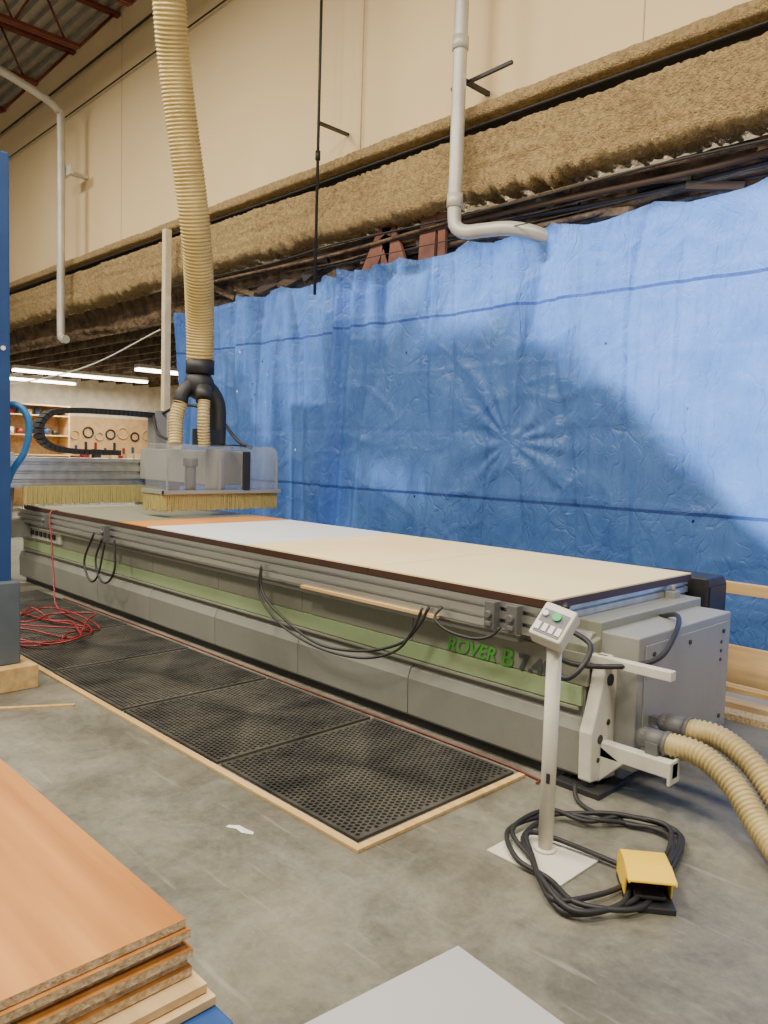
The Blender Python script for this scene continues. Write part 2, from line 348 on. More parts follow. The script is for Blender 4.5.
for z in (1.3,1.8,2.3,2.56): g.box(-20.9,-20.2,6.84,8.3,z,z+.03)
make('body',g,m_ply,e)
for i in range(12):
    y=6.97+.22*(i%6); z=(1.835,2.335)[i//6]; make('storage_tin',G().cyl((-20.5,y,z),(-20.5,y,z+random.uniform(.1,.2)),.08,seg=10),random.choice([m_dark,m_white,m_redh,m_blue]),label='small storage tin on the pale shelves',cat='tin',group='tins on shelves')
make('timber_post',G().box(-10.49,-10.39,5.66,5.76,0,4.72),M('post_cream',(.74,.61,.41),.7),label='pale square post beside the blue tarp',cat='post',bevel=.006)
# ---------------------------------------------------------------- tarps
def rid(v,k,p): return max(0,1-abs(v)*k)**p
def crease(t,w): t=abs((t%1)-.5)*2; return max(0,1-(1-t)/w)
def tarp(name,x0,x1,yb,label,seed,nx,skew):
    def f(u,v):
        x=x0+(x1-x0)*u; ph=(x*1.05+seed)%1; ztop=3.71-.085*math.sin(ph*math.pi)-.03*noise.noise(V((x*.8,0,seed))); z=.02+(ztop-.02)*v
        x+= -skew*(1-v) if u<.5 else 0
        fold=noise.noise(V((x*.8,z*.22,seed)))*.08+noise.noise(V((x*3.0,z*.22,seed+2)))*.045+noise.noise(V((x*7,z*.35,seed+4)))*.020+noise.noise(V((x*15,z*.5,seed+6)))*.007
        fold+=(noise.turbulence(V((x*2.0+z*.6,z*1.6,seed+7)),3,True)-.5)*.012
        fold-= rid(noise.noise(V((x*1.2+z*.9,z*1.0-x*.4,seed+9))),11,1.3)*.010
        fold-= rid(noise.noise(V((x*1.7-z*1.4,z*1.2+x*.9,seed+19))),12,1.3)*.008
        fold+= rid(noise.noise(V((x*2.8,z*.3,seed+39))),8,1.4)*.030
        cx=crease(x/.92+.02*math.sin(z*3),.07); cz=crease(z/.62+.02*math.sin(x*2),.10)
        fold+= (cx*.008 if int(x*1.3)%2 else -cx*.008)+(cz*.007 if int(z*2)%2 else -cz*.007)
        dx=x+4.44; dz=z-1.75; d=math.hypot(dx,dz); th=math.atan2(dz,dx)
        fold+= math.exp(-d*1.4)*.022*math.sin(th*13+2*math.sin(th*3))*min(1,d*4)
        fold+= math.cos(ph*2*math.pi)*.025*max(0,v-.45)/.55 + math.sin(x*13+noise.noise(V((x,z*.5,1)))*3)*.010*max(0,v-.6)/.4
        e=abs(x-(x0-skew*(1-v)))
        if e<1.2: fold+=.07*math.sin(e*21+z*.6)*(1-e/1.2)
        if seed>5: fold+=.04*math.sin(x*7+math.sin(z*1.3)*1.2)+.024*math.sin(x*17+z)
        return (x,yb+fold,z)
    holes={(random.randrange(60,nx-60),random.randrange(20,120)) for _ in range(18)}
    g=G().grid(nx,150,f,holes=holes)
    return make(name,g,m_tarp,label=label,cat='tarp',origin=((x0+x1)/2,yb,0))
tarp('tarpaulin',-6.98,3.0,5.97,'large wrinkled blue tarpaulin hung as a wall curtain',2.3,560,.42)
tarp('tarpaulin',-10.85,-6.75,6.13,'narrower rumpled blue tarpaulin beside pale post',7.7,220,0)
g=G().tube(spline([(-10.8,5.85,3.70),(-9,5.84,3.67),(-7,5.84,3.71),(-4,5.84,3.69),(-1,5.84,3.71),(3,5.84,3.70)],.3),.005,6)
make('tarp_rope',g,m_dark,label='thin rope holding up the tarp tops',cat='rope')
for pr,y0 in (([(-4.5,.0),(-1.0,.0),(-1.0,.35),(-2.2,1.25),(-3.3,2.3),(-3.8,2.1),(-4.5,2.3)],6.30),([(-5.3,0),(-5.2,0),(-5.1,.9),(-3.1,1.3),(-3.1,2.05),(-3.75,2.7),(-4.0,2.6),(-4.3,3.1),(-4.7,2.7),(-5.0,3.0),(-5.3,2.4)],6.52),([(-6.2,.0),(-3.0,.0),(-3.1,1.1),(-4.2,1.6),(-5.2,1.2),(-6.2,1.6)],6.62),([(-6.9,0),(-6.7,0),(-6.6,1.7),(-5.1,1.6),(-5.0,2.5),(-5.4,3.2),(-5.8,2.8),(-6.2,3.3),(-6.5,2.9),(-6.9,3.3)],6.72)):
    make('shade_panel',G().prism(pr,y0,y0+.015,'y'),m_foamd,label='unseen irregular panel added behind the blue tarp to shade it',cat='panel',group='shade panels behind tarp')  # unseen cutouts shaped to throw uneven dark silhouettes on the backlit tarp
random.seed(11)
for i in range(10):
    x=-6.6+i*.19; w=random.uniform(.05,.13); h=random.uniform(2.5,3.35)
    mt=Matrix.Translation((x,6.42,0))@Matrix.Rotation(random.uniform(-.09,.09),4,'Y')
    make('shade_board',G().box(-w/2,w/2,-.01,.01,0,h,0,mt),m_foamd,label='unseen board added to shade the blue tarp from behind',cat='board',group='shade boards behind tarp')  # unseen boards added for mottled dark streaks showing through the tarp
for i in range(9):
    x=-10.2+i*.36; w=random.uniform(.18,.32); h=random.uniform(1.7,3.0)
    make('shade_board',G().box(x-w/2,x+w/2,6.40,6.42,0,h),m_foamd,label='unseen board added to shade the narrower tarp from behind',cat='board',group='shade boards behind tarp')  # more unseen boards added to darken the left tarp from behind
for (x,r,w,h) in ((-6.72,.55,.10,.74),(-6.05,-.42,.12,.68),(-6.36,.1,.06,.62),(-5.72,.05,.11,.66),(-5.50,.0,.05,.62)):
    mt=Matrix.Translation((x,6.13,3.47))@Matrix.Rotation(r,4,'Y')
    make('steel_brace',G().box(-w,w,-.02,.02,0,h,0,mt).box(-w-.02,w+.02,-.025,.025,h-.06,h,0,mt),m_rust,label='red brown steel brace sticking up behind the tarp',cat='brace',group='braces behind tarp')
# ---------------------------------------------------------------- wall pipes
def pipe(name,pts,r,label,brz,bx):
    e=empty(name,pts[0],label,'pipe','white downpipes')
    g=G().tube(even(spline(pts,.03),.05),r,16); make('pipe_run',g,m_pipe,e)
    for z in brz:
        make('coupling',G().cyl((bx,pts[0][1],z),(bx,pts[0][1],z+.12),r*1.18),m_pipe,e)
    return e
e=pipe('downpipe',[(-5.02,5.75,8.8),(-5.02,5.75,6),(-5.02,5.75,4.3),(-5.02,5.75,3.88),(-4.99,5.75,3.77),(-4.88,5.76,3.71),(-4.7,5.79,3.70),(-4.45,5.87,3.69),(-4.25,6.02,3.64),(-4.15,6.16,3.55),(-4.1,6.19,3.35)],.066,'white downpipe with elbow crossing the foam beam',(5.4,3.96),-5.02)
g=G().box(-.36,.36,-.015,.015,-.015,.015,0,Matrix.Translation((-4.85,5.86,5.15))@Matrix.Rotation(-.04,4,'Y')); g.box(-5.04,-5.0,5.8,6.19,5.13,5.17)
make('bracket',g,m_dark,e)
e=pipe('downpipe',[(-14.2,3.0,8.0),(-14.2,4.3,7.85),(-14.2,5.3,7.6),(-14.23,5.65,7.45),(-14.25,5.72,7.2),(-14.25,5.72,5),(-14.25,5.72,3.7),(-14.2,5.72,3.50),(-14.0,5.72,3.46)],.07,'white downpipe with upper elbow near the roof joists',(7.0,5.0),-14.25)
g=G().box(-14.5,-14.0,5.79,5.85,6.35,6.5).box(-14.3,-14.2,5.8,6.19,6.4,6.46)
make('bracket',g,m_white,e)
make('conduit_pipe',G().cyl((-7.1,5.75,3.4),(-7.1,5.75,8.8),.017,seg=8).box(-7.13,-7.07,5.75,6.19,5.3,5.32).cyl((-7.1,5.75,4.9),(-7.1,5.75,5.0),.03,seg=8),m_dark,label='slim dark vertical conduit down the beige wall',cat='pipe')
make('conduit_pipe',G().cyl((-6.85,6.17,5),(-6.85,6.17,8.8),.006,seg=8),m_joint,label='very thin grey cable fixed on the wall',cat='cable')
make('conduit_pipe',G().tube(spline([(-26.9,6.12,8.3),(-16,6.12,8.3),(-6,6.12,8.35),(3,6.12,8.35)],1),.02,8),m_dark,label='long dark conduit below the roof deck',cat='pipe')
make('conduit_pipe',G().tube(spline([(-26.9,6.14,7.7),(-16,6.14,7.7),(-6,6.14,7.8),(3,6.14,7.8)],1),.012,8),m_dark,label='thin conduit lower on the beige wall',cat='pipe')
make('hanging_cable',G().tube(spline([(-10.48,5.64,3.3),(-11.2,4.9,2.75),(-12.2,4.3,2.5),(-13.5,3.9,2.42)],.1),.01,6),m_white,label='thin white cable drooping from the pale post',cat='cable')

# ================================================================ CNC ROUTER
R=empty('cnc_router',(-5.6,4.0,0),'large grey and green flatbed CNC router with long table','machine')
prof=[(3.40,0.0),(3.40,.36),(3.33,.37),(3.33,.70),(3.45,.72),(3.45,.80),(4.60,.80),(4.60,0)]
make('frame_body',G().prism(prof,-9.4,-1.95,'x'),m_greyup,R,bevel=.006)
edges=[-9.4,-8.35,-7.3,-6.25,-5.2,-4.15,-3.1,-1.93]
for a,b in zip(edges,edges[1:]):
    pf=[(3.39,.055),(3.30,.058),(3.288,.072),(3.282,.285),(3.306,.345),(3.33,.350),(3.33,.376),(3.39,.376)]
    make('lower_panel',G().prism(pf,a+.003,b-.003,'x'),m_grey,R,bevel=.003)
make('toe_kick',G().box(-9.3,-2.0,3.33,3.40,0,.05),m_dark,R)
make('green_band',G().prism([(3.33,.398),(3.308,.401),(3.308,.498),(3.33,.502)],-9.3,-1.96,'x'),m_green,R,bevel=.002)
for a,b in zip(edges,edges[1:]):
    make('upper_panel',G().box(a+.002,b-.002,3.312,3.33,.504,.66),m_greyup,R,bevel=.002)
make('sill_rail',G().box(-9.3,-1.97,3.30,3.33,.378,.396),m_greyup,R,bevel=.004)
text('lettering','ROVER',(-2.83,3.305,.510),.110,m_lett,R,off=.022,shear=.25)
text('lettering','B',(-2.455,3.305,.505),.135,m_lett,R,off=.016,shear=.15,wide=1.1)
text('lettering','7.40',(-2.335,3.305,.507),.112,m_lgrey,R,off=.04,wide=1.1)
make('table_bed',G().box(-9.1,-2.14,3.3,4.7,.80,.872),m_cab,R,bevel=.004)
pf=[(3.30,.72),(3.20,.72),(3.20,.755),(3.225,.758),(3.225,.775),(3.20,.778),(3.20,.815),(3.225,.818),(3.225,.835),(3.20,.838),(3.20,.868),(3.30,.868)]
make('aluminium_rail',G().prism(pf,-9.2,-2.12,'x'),m_alu,R)
make('lower_rail',G().prism([(3.33,.66),(3.25,.66),(3.24,.68),(3.26,.69),(3.26,.70),(3.24,.71),(3.33,.715)],-9.2,-2.3,'x'),m_alu,R)
pf=[(-2.18,.75),(-2.09,.75),(-2.09,.78),(-2.11,.783),(-2.11,.80),(-2.09,.803),(-2.09,.835),(-2.11,.838),(-2.11,.85),(-2.09,.853),(-2.09,.868),(-2.18,.868)]
make('end_rail',G().prism(pf,3.24,4.72,'y'),m_alu,R)
m_clamp=M('clamp_grey',(.17,.17,.165),.45,.4)
for (x,y) in ((-2.1,3.17),(-2.28,3.16),(-2.42,3.16),(-6.9,3.16),(-8.3,3.16)):
    make('clamp',G().box(x-.032,x+.032,y-.01,y+.05,.72,.865).cyl((x,y-.03,.80),(x,y,.80),.02).box(x-.02,x+.02,y-.025,y,.74,.765),m_clamp,R,bevel=.004)
for y in (4.45,):
    make('stop_block',G().box(-2.09,-2.03,y-.04,y+.04,.76,.84).cyl((-2.06,y,.84),(-2.06,y,.875),.015),m_cab,R,bevel=.004)
e=make('control_strip',G().box(-9.15,-8.2,3.285,3.315,.54,.66),m_white,R,bevel=.006)
for i in range(6):
    make('switch',G().box(-9.0+i*.12,-8.93+i*.12,3.27,3.286,.58,.63),m_dark,e)
C=make('end_cabinet',G().box(-2.30,-1.75,3.46,4.55,.09,.755).box(-2.3,-1.85,3.5,4.5,0,.09).prism([(3.36,.45),(3.47,.45),(3.47,.745),(3.42,.745),(3.36,.67)],-2.4,-1.98,'x'),m_cab,R,bevel=.008)
make('cabinet_door',G().box(-1.75,-1.742,3.52,4.49,.13,.71),m_cab,C,bevel=.003)
for y,z in ((3.6,.66),(4.43,.66),(3.6,.17),(4.43,.17),(4.0,.66)): make('screw',G().cyl((-1.745,y,z),(-1.735,y,z),.012,seg=10),m_dark,C)
for i in range(3): make('door_lock',G().cyl((-1.745,4.41,.60-i*.05),(-1.738,4.41,.60-i*.05),.01,seg=10),m_dark,C)
pf=[(3.26,.06),(3.50,.03),(3.50,.30),(3.47,.40),(3.47,.62),(3.42,.66),(3.36,.66),(3.33,.52),(3.29,.40),(3.25,.30)]
E=make('end_cover',G().prism(pf,-1.93,-1.86,'x'),m_white,R,bevel=.01)
for y,z,r in ((3.40,.54,.03),(3.33,.26,.022),(3.41,.20,.022),(3.40,.33,.015),(3.32,.16,.012)): make('hole_shade',G().cyl((-1.862,y,z),(-1.856,y,z),r),m_dark,E)  # dark discs stand in for shade inside the cover holes
make('foot_plate',G().box(-2.05,-1.80,3.24,3.5,0,.03).cyl((-1.9,3.3,0),(-1.9,3.3,.08),.03),m_dark,R,bevel=.004)
make('support_arm',G().box(-1.95,-1.53,3.34,3.39,.615,.660),m_white,R,bevel=.004)
make('support_arm',G().box(-1.88,-1.50,3.34,3.40,.17,.245).box(-1.515,-1.50,3.32,3.42,.145,.255).prism([(-1.87,.04),(-1.74,.17),(-1.87,.23)],3.34,3.39,'y'),m_white,R,bevel=.005)
m_coup=M('coupling_grey',(.13,.13,.13),.5)
for (x,y,z) in ((-1.62,3.43,.30),(-1.60,3.60,.335)):
    g=G().cyl((x-.06,y,z),(x+.04,y,z),.050).sphere((x-.055,y,z),.050).cyl((x+.04,y,z),(x+.06,y,z),.058)
    if y>3.5: g.box(-1.75,x-.02,y-.02,y+.02,z-.02,z+.02)
    else: g.box(x-.03,x+.03,y-.06,y+.02,.24,z)
    make('hose_coupling',g,m_coup,R)
for x in (-8.8,-7,-5.2,-3.4):
    for y in (3.6,4.3): make('foot',G().cyl((x,y,-.0),(x,y,.03),.06),m_dark,R)
def cable(pts,r,mt=m_black,parent=R,name='cable'):
    return make(name,G().tube(spline(pts,.02),r,8),mt,parent)
cable([(-4.45,3.18,.80),(-4.4,3.16,.62),(-4.15,3.13,.50),(-3.75,3.12,.39),(-3.35,3.13,.42),(-3.05,3.15,.52),(-2.92,3.16,.64),(-2.86,3.18,.76)],.009)
cable([(-4.45,3.18,.80),(-4.42,3.15,.60),(-4.15,3.12,.45),(-3.75,3.11,.37),(-3.35,3.12,.38),(-3.08,3.14,.47),(-2.96,3.15,.60),(-2.90,3.17,.75)],.008)
cable([(-2.76,3.18,.78),(-2.78,3.14,.72),(-2.68,3.13,.67),(-2.5,3.13,.66),(-2.40,3.15,.69),(-2.36,3.17,.74)],.008)
cable([(-6.9,3.16,.78),(-7.0,3.13,.55),(-6.9,3.12,.38),(-6.75,3.13,.36),(-6.65,3.15,.5),(-6.7,3.17,.76)],.010)
cable([(-7.1,3.16,.78),(-7.25,3.13,.5),(-7.1,3.12,.33),(-6.95,3.13,.4),(-6.9,3.17,.7)],.010)
cable([(-1.98,4.1,.74),(-1.8,3.95,.80),(-1.68,3.7,.78),(-1.66,3.5,.68),(-1.75,3.36,.64),(-1.95,3.25,.62),(-2.05,3.2,.66),(-2.1,3.18,.74)],.013)
cable([(-2.05,3.2,.76),(-2.0,3.10,.66),(-1.9,3.06,.60),(-1.84,3.1,.66),(-1.86,3.2,.74),(-2.0,3.25,.78)],.013)
make('wood_strip',G().box(-4.0,-2.80,3.175,3.2,.702,.722),m_wood,label='long pale wooden strip clipped below the table rail',cat='strip',bevel=.002)
B=make('gantry_beam',G().prism([(-9.05,1.13),(-8.60,1.13),(-8.60,1.18),(-8.63,1.19),(-8.63,1.21),(-8.60,1.22),(-8.60,1.27),(-8.63,1.28),(-8.63,1.30),(-8.60,1.31),(-8.60,1.37),(-8.63,1.38),(-8.63,1.40),(-8.60,1.41),(-8.60,1.45),(-9.05,1.45)],2.85,5.1,'y'),m_alu,R)
make('gantry_leg',G().prism([(-9.5,.55),(-8.9,.55),(-8.75,1.13),(-8.75,1.5),(-9.3,1.5),(-9.5,1.1)],2.75,3.02,'y').box(-9.45,-9.0,2.95,3.34,.55,.75),m_cab,B,bevel=.01)
make('gantry_leg',G().prism([(-9.5,.55),(-8.9,.55),(-8.75,1.13),(-8.75,1.5),(-9.3,1.5),(-9.5,1.1)],4.75,5.0,'y'),m_cab,B,bevel=.01)
def brush(x0,y0,x1,y1,z0,z1):
    g=G(); L=math.hypot(x1-x0,y1-y0); n=int(L/.012); dx,dy=(x1-x0)/n,(y1-y0)/n
    for i in range(n):
        a=V((x0+dx*i,y0+dy*i,0)); b=V((x0+dx*(i+.85),y0+dy*(i+.85),0)); o=V((-dy,dx,0)).normalized()*.007*(1+(i%2))
        zz=z0+random.uniform(0,.02); j=V((dx,dy,0))*random.uniform(-.6,.6)
        g.add([a+V((0,0,z1)),b+V((0,0,z1)),b+o+j+V((0,0,zz)),a+o+j+V((0,0,zz)),a+V((0,0,z1))-o,b+V((0,0,z1))-o,b-o+j+V((0,0,zz)),a-o+j+V((0,0,zz))],[(0,1,2,3),(4,7,6,5),(0,3,7,4),(1,5,6,2),(3,2,6,7)])
    return g
make('brush_skirt',brush(-8.56,3.05,-8.56,4.6,.94,1.15),m_brush,B)
make('carriage',G().box(-8.6,-7.15,4.38,4.85,1.22,1.58).cyl((-7.0,4.4,1.0),(-7.0,4.4,1.6),.1).cyl((-7.0,4.78,1.2),(-7.0,4.78,1.45),.05),m_cab,B,bevel=.01)
make('spindle_motor',G().cyl((-6.98,4.10,1.15),(-6.98,4.10,1.42),.055).cyl((-6.98,4.10,1.42),(-6.98,4.10,1.50),.075),m_clamp,B,bevel=.006)
def rr(x0,x1,z0,z1,r,n=5):
    o=[]
    for cx,cz,a0 in ((x1-r,z1-r,0),(x0+r,z1-r,90),(x0+r,z0+r*.3,180),(x1-r,z0+r*.3,270)):
        for k in range(n+1):
            a=math.radians(a0+90*k/n); rz=r if a0<180 else r*.3
            o.append((cx+r*math.cos(a),cz+rz*math.sin(a)))
    return o
H=make('dust_hood',G().prism(rr(-7.2,-6.8,1.17,1.64,.12),3.72,5.06,'y',sm=False),m_hood,B,bevel=.03)
H['label']='smoky clear plastic dust hood'
g=G().box(-7.24,-6.78,3.70,3.74,1.15,1.19).box(-6.82,-6.775,3.7,5.08,1.15,1.185)
for y in (3.735,4.32,5.03): g.box(-6.805,-6.79,y,y+.018,1.18,1.50)
make('hood_frame',g,m_cab,H)
make('strap',G().box(-6.80,-6.77,4.60,4.68,1.18,1.58).box(-7.15,-6.85,4.60,4.68,1.635,1.65),m_black,H,bevel=.004)
make('brush_skirt',brush(-6.82,3.72,-6.82,5.06,.975,1.16),m_brush,B); make('brush_skirt',brush(-7.22,3.72,-6.82,3.72,.975,1.16),m_brush,B)
g=G().cyl((-7.1,4.27,2.36),(-7.1,4.27,2.5),.145).sphere((-7.1,4.26,2.25),.155)
g.tube(spline([(-7.1,4.25,2.28),(-7.1,4.14,2.22),(-7.1,4.06,2.13),(-7.1,4.05,2.05)],.03),.075,14)
g.tube(spline([(-7.1,4.3,2.28),(-7.08,4.42,2.15),(-7.06,4.46,2.0),(-7.03,4.44,1.63)],.03),.085,14)
g.box(-7.12,-6.95,4.2,4.42,1.63,1.8).cyl((-6.98,4.24,2.2),(-6.9,4.2,2.08),.085)
make('dust_manifold',g,m_black,B)
for pts,r in (([(-7.1,4.05,2.06),(-7.1,4.0,1.88),(-7.05,3.97,1.63)],.072),([(-6.9,4.2,2.08),(-6.88,4.18,1.9),(-6.92,4.22,1.63)],.06)):
    g=G(); corr(g,pts,r,.006,.03,14); make('suction_hose',g,m_hose2,B)
pts=[(-8.75,4.7,1.98),(-8.75,4.2,1.99),(-8.75,3.6,1.98),(-8.75,3.36,1.92),(-8.75,3.26,1.76),(-8.75,3.34,1.60),(-8.75,3.6,1.53),(-8.75,4.2,1.52)]
pe=even(spline(pts,.02),.055); g=G()
for i in range(len(pe)-1):
    a,b=pe[i],pe[i+1]; d=(b-a); an=math.atan2(d.z,d.y)
    mt=Matrix.Translation((a+b)/2)@Matrix.Rotation(an,4,'X')
    g.box(-.09,.09,-.024,.024,-.03,.03,0,mt)
make('cable_chain',g,m_black,B)
cable([(-8.7,4.7,2.0),(-8.2,4.72,2.1),(-7.6,4.75,2.0),(-7.2,4.8,1.7),(-7.0,4.85,1.62)],.018,m_black,B)
cable([(-8.7,4.6,1.98),(-8.2,4.4,1.75),(-7.6,4.3,1.66)],.018,m_black,B)
make('chain_bracket',G().box(-8.85,-8.65,4.6,4.75,1.45,2.04),m_cab,B)
def board(name,x0,x1,mt,label,z0=.872,z1=.92,y0=3.2,y1=4.74):
    g=G().box(x0,x1,y0,y1,z0,z1-.008,1).box(x0+.001,x1-.001,y0+.001,y1-.001,z1-.008,z1,0)
    return make(name,g,[mt,m_brown],label=label,cat='board')
board('spoilboard',-3.38,-2.08,m_mdf,'tan spoilboard with dark edge covering the router table')
board('spoilboard',-4.68,-3.384,m_mdf,'tan spoilboard with dark edge in table middle')
board('sheet_panel',-6.15,-4.684,m_gsheet,'pale blue grey sheet lying on the router table')
board('sheet_panel',-6.65,-6.154,m_osheet,'orange brown sheet lying on the router table')
board('sheet_panel',-9.0,-6.654,m_greyup,'grey green sheet under the gantry')
g=G(); corr(g,[(-7.1,4.27,2.50),(-7.0,4.2,2.9),(-6.63,3.92,3.64),(-6.39,3.57,4.8),(-6.2,3.39,5.33),(-6.0,3.2,6.2),(-5.9,3.1,7.5),(-5.9,3.1,8.81)],.138,.006,.032,24)
make('dust_duct',g,m_duct,label='large tan ribbed flexible dust duct hanging from ceiling',cat='duct')
g=G(); corr(g,[(-1.57,3.43,.30),(-1.42,3.43,.295),(-1.25,3.38,.23),(-1.08,3.27,.12),(-.88,3.12,.062),(-.5,2.9,.060)],.051,.005,.022,18)
make('ribbed_hose',g,m_hose2,label='cream ribbed suction hose bending down to floor',cat='hose',group='cream suction hoses')
g=G(); corr(g,[(-1.55,3.60,.335),(-1.40,3.60,.335),(-1.22,3.54,.27),(-1.05,3.43,.15),(-.88,3.28,.068),(-.5,3.05,.060)],.051,.005,.022,18)
make('ribbed_hose',g,m_hose2,label='second cream ribbed hose from the cabinet coupling',cat='hose',group='cream suction hoses')
# ---- pedestal
P=empty('control_pedestal',(-1.69,2.63,0),'cream pedestal stand with small tilted control box','stand')
make('base_plate',G().box(-1.86,-1.51,2.47,2.77,0,.008),m_white,P,bevel=.002)
make('pole',G().cyl((-1.70,2.65,.008),(-1.70,2.65,.87),.030,seg=20).cyl((-1.70,2.65,.008),(-1.70,2.65,.02),.045,seg=20),m_white,P)
make('cable_slot',G().box(-1.69,-1.675,2.617,2.622,.30,.34),m_dark,P)
mt=Matrix.Translation((-1.70,2.64,.935))@Matrix.Rotation(math.radians(18),4,'Z')@Matrix.Rotation(math.radians(-42),4,'X')@Matrix.Rotation(math.radians(16),4,'Y')
CB=make('control_box',G().box(-.070,.070,-.035,.045,-.08,.08,0,mt),m_white,P,bevel=.010)
make('label_plate',G().box(-.056,.056,-.038,-.035,-.065,.045,0,mt),M('label_dark',(.14,.15,.16),.5),CB)
for x in (-.045,-.015,.015,.045): make('push_button',G().box(x-.010,x+.010,-.042,-.037,-.055,-.02,0,mt),m_paper,CB)
make('green_button',G().cyl(mt@V((.01,-.035,.02)),mt@V((.01,-.05,.02)),.018),m_screen,CB)
make('selector_knob',G().cyl(mt@V((-.04,-.035,.02)),mt@V((-.04,-.05,.02)),.012),m_paper,CB)
make('gland',G().cyl(mt@V((.0,.0,.08)),mt@V((.0,0,.115)),.014),m_dark,CB)
cable([(-1.74,2.69,.87),(-1.79,2.78,.83),(-1.80,2.84,.74),(-1.78,2.78,.68),(-1.74,2.7,.72)],.010,m_black,P)
pts=[(-1.92,3.22,.05),(-1.86,3.15,.014),(-1.75,3.10,.013),(-1.62,3.12,.014)]
random.seed(3)
for k in range(0,42):
    a=math.radians(100-k*33); r=.31+.065*math.sin(k*1.7)+random.uniform(-.03,.03); el=1.22
    pts.append((-1.53+r*math.cos(a)*.88+.05*math.sin(k*.5),2.74+r*el*math.sin(a),.020+.009*(k%3)+(.012 if 8<k<24 else 0)))
pts+= [(-1.32,2.76,.02)]
make('cable_coil',G().tube(spline(pts,.02),.0105,8),m_black,label='black cable coiled loosely around the pedestal base',cat='cable')
F=empty('foot_pedal',(-1.27,2.67,0),'yellow hooded industrial foot pedal switch on black base','pedal')
rot=Matrix.Translation((-1.27,2.66,0))@Matrix.Rotation(math.radians(38),4,'Z')
make('base',G().box(-.085,.085,-.12,.12,0,.022,0,rot).box(-.065,.065,-.02,.11,.022,.05,0,rot),m_black,F,bevel=.004)
g=G()
side=[(-.05,.022),(.115,.022),(.12,.09),(.09,.125),(-.02,.13),(-.115,.118),(-.12,.105),(-.06,.095)]
g.prism(side,-.085,-.077,'x',0,False,rot); g.prism(side,.077,.085,'x',0,False,rot)
top=[(.12,.09),(.09,.125),(-.02,.13),(-.115,.118),(-.118,.108),(-.02,.12),(.085,.116),(.112,.086)]
g.prism(top,-.085,.085,'x',0,False,rot)
g.box(-.085,.085,.112,.12,.022,.09,0,rot)
make('guard_hood',g,m_yel,F,bevel=.004)
make('treadle',G().prism([(-.09,.035),(.08,.06),(.08,.07),(-.09,.047)],-.055,.055,'x',0,False,rot),m_dark,F,bevel=.003)
# ================================================================ floor mats (honeycomb grid)
def matmesh(w,d):
    g=G(); c=.030; nx=int(w/c); ny=int(d/(c*.87)); cx=w/nx; cy=d/ny; t=.014
    for j in range(ny):
        off=(j%2)*cx*.5
        for i in range(nx-(j%2)):
            x=-w/2+i*cx+off; y=-d/2+j*cy
            xm,ym=x+cx/2,y+cy/2
            ou=[(x,y,t),(xm,y,t),(x+cx,y,t),(x+cx,y+cy,t),(xm,y+cy,t),(x,y+cy,t)]
            h=[(xm+cx*.40*math.cos(a),ym+cy*.44*math.sin(a),t) for a in [math.radians(210+60*k) for k in range(6)]]
            hb=[(p[0],p[1],.003) for p in h]; n0=len(g.v)
            g.add(ou+h+hb,[(k,(k+1)%6,6+(k+1)%6,6+k) for k in range(6)]+[(6+k,6+(k+1)%6,12+(k+1)%6,12+k) for k in range(6)],0)
            g.f.append([n0+12+k for k in range(6)]); g.m.append(1); g.s.append(False)
        if j%2:
            y=-d/2+j*cy
            for xa,xb in ((-w/2,-w/2+cx/2),(w/2-cx/2,w/2)): g.add([(xa,y,t),(xb,y,t),(xb,y+cy,t),(xa,y+cy,t)],[(0,1,2,3)],0)
    for (x0,x1,y0,y1) in ((-w/2-.015,w/2+.015,-d/2-.015,-d/2),(-w/2-.015,w/2+.015,d/2,d/2+.015),(-w/2-.015,-w/2,-d/2,d/2),(w/2,w/2+.015,-d/2,d/2)):
        g.box(x0,x1,y0,y1,0,t)
    return g
base=None
for i in range(6):
    x=-2.77-i*1.06
    if base is None:
        base=make('rubber_mat',matmesh(1.0,1.04),[m_mat,m_matd],origin=(0,0,0)); ob=base
    else:
        ob=base.copy(); bpy.context.collection.objects.link(ob)
    ob.location=(x,2.655+random.uniform(-.012,.012),0); ob.rotation_euler=(0,0,random.uniform(-.01,.01)+(math.pi if i%2 else 0))
    ob['label']='black perforated rubber anti-fatigue mat beside the router'; ob['category']='mat'; ob['group']='rubber mats in a row'
make('wood_edging',G().box(-6.2,-2.19,2.06,2.098,0,.016),m_wood,label='long wooden strip edging the rubber mats',cat='strip',group='mat edging strips',bevel=.002)
make('wood_edging',G().box(-2.228,-2.19,2.10,3.2,0,.016),m_wood,label='short wooden strip closing the mat end',cat='strip',group='mat edging strips',bevel=.002)
mt=Matrix.Translation((-4.77,1.72,0))@Matrix.Rotation(math.radians(60),4,'Z')
make('wood_offcut',G().box(-.26,.26,-.015,.015,0,.012,0,mt),m_wood,label='thin wooden offcut lying on the concrete floor',cat='strip')
make('air_hose',G().tube(spline([(-8.0,3.235,.009),(-6,3.245,.009),(-4,3.235,.009),(-2.3,3.24,.009),(-2.1,3.17,.009)],.1),.006,8),m_redl,label='thin red air line along the router base',cat='hose')
pts=[(-7.9,3.14,.93),(-7.88,3.05,.9),(-7.75,3.02,.6),(-7.6,2.98,.3),(-7.3,2.9,.06)]
random.seed(5)
for k in range(40):
    a=math.radians(60-k*41); r=.46+random.uniform(-.28,.10)
    pts.append((-6.8+r*1.35*math.cos(a)+.15*math.sin(k*.4),2.50+r*1.0*math.sin(a),.03+.014*(k%5)))
make('air_hose',G().tube(spline(pts,.03),.0075,8),m_redh,label='red air hose hanging down into a loose coil',cat='hose')
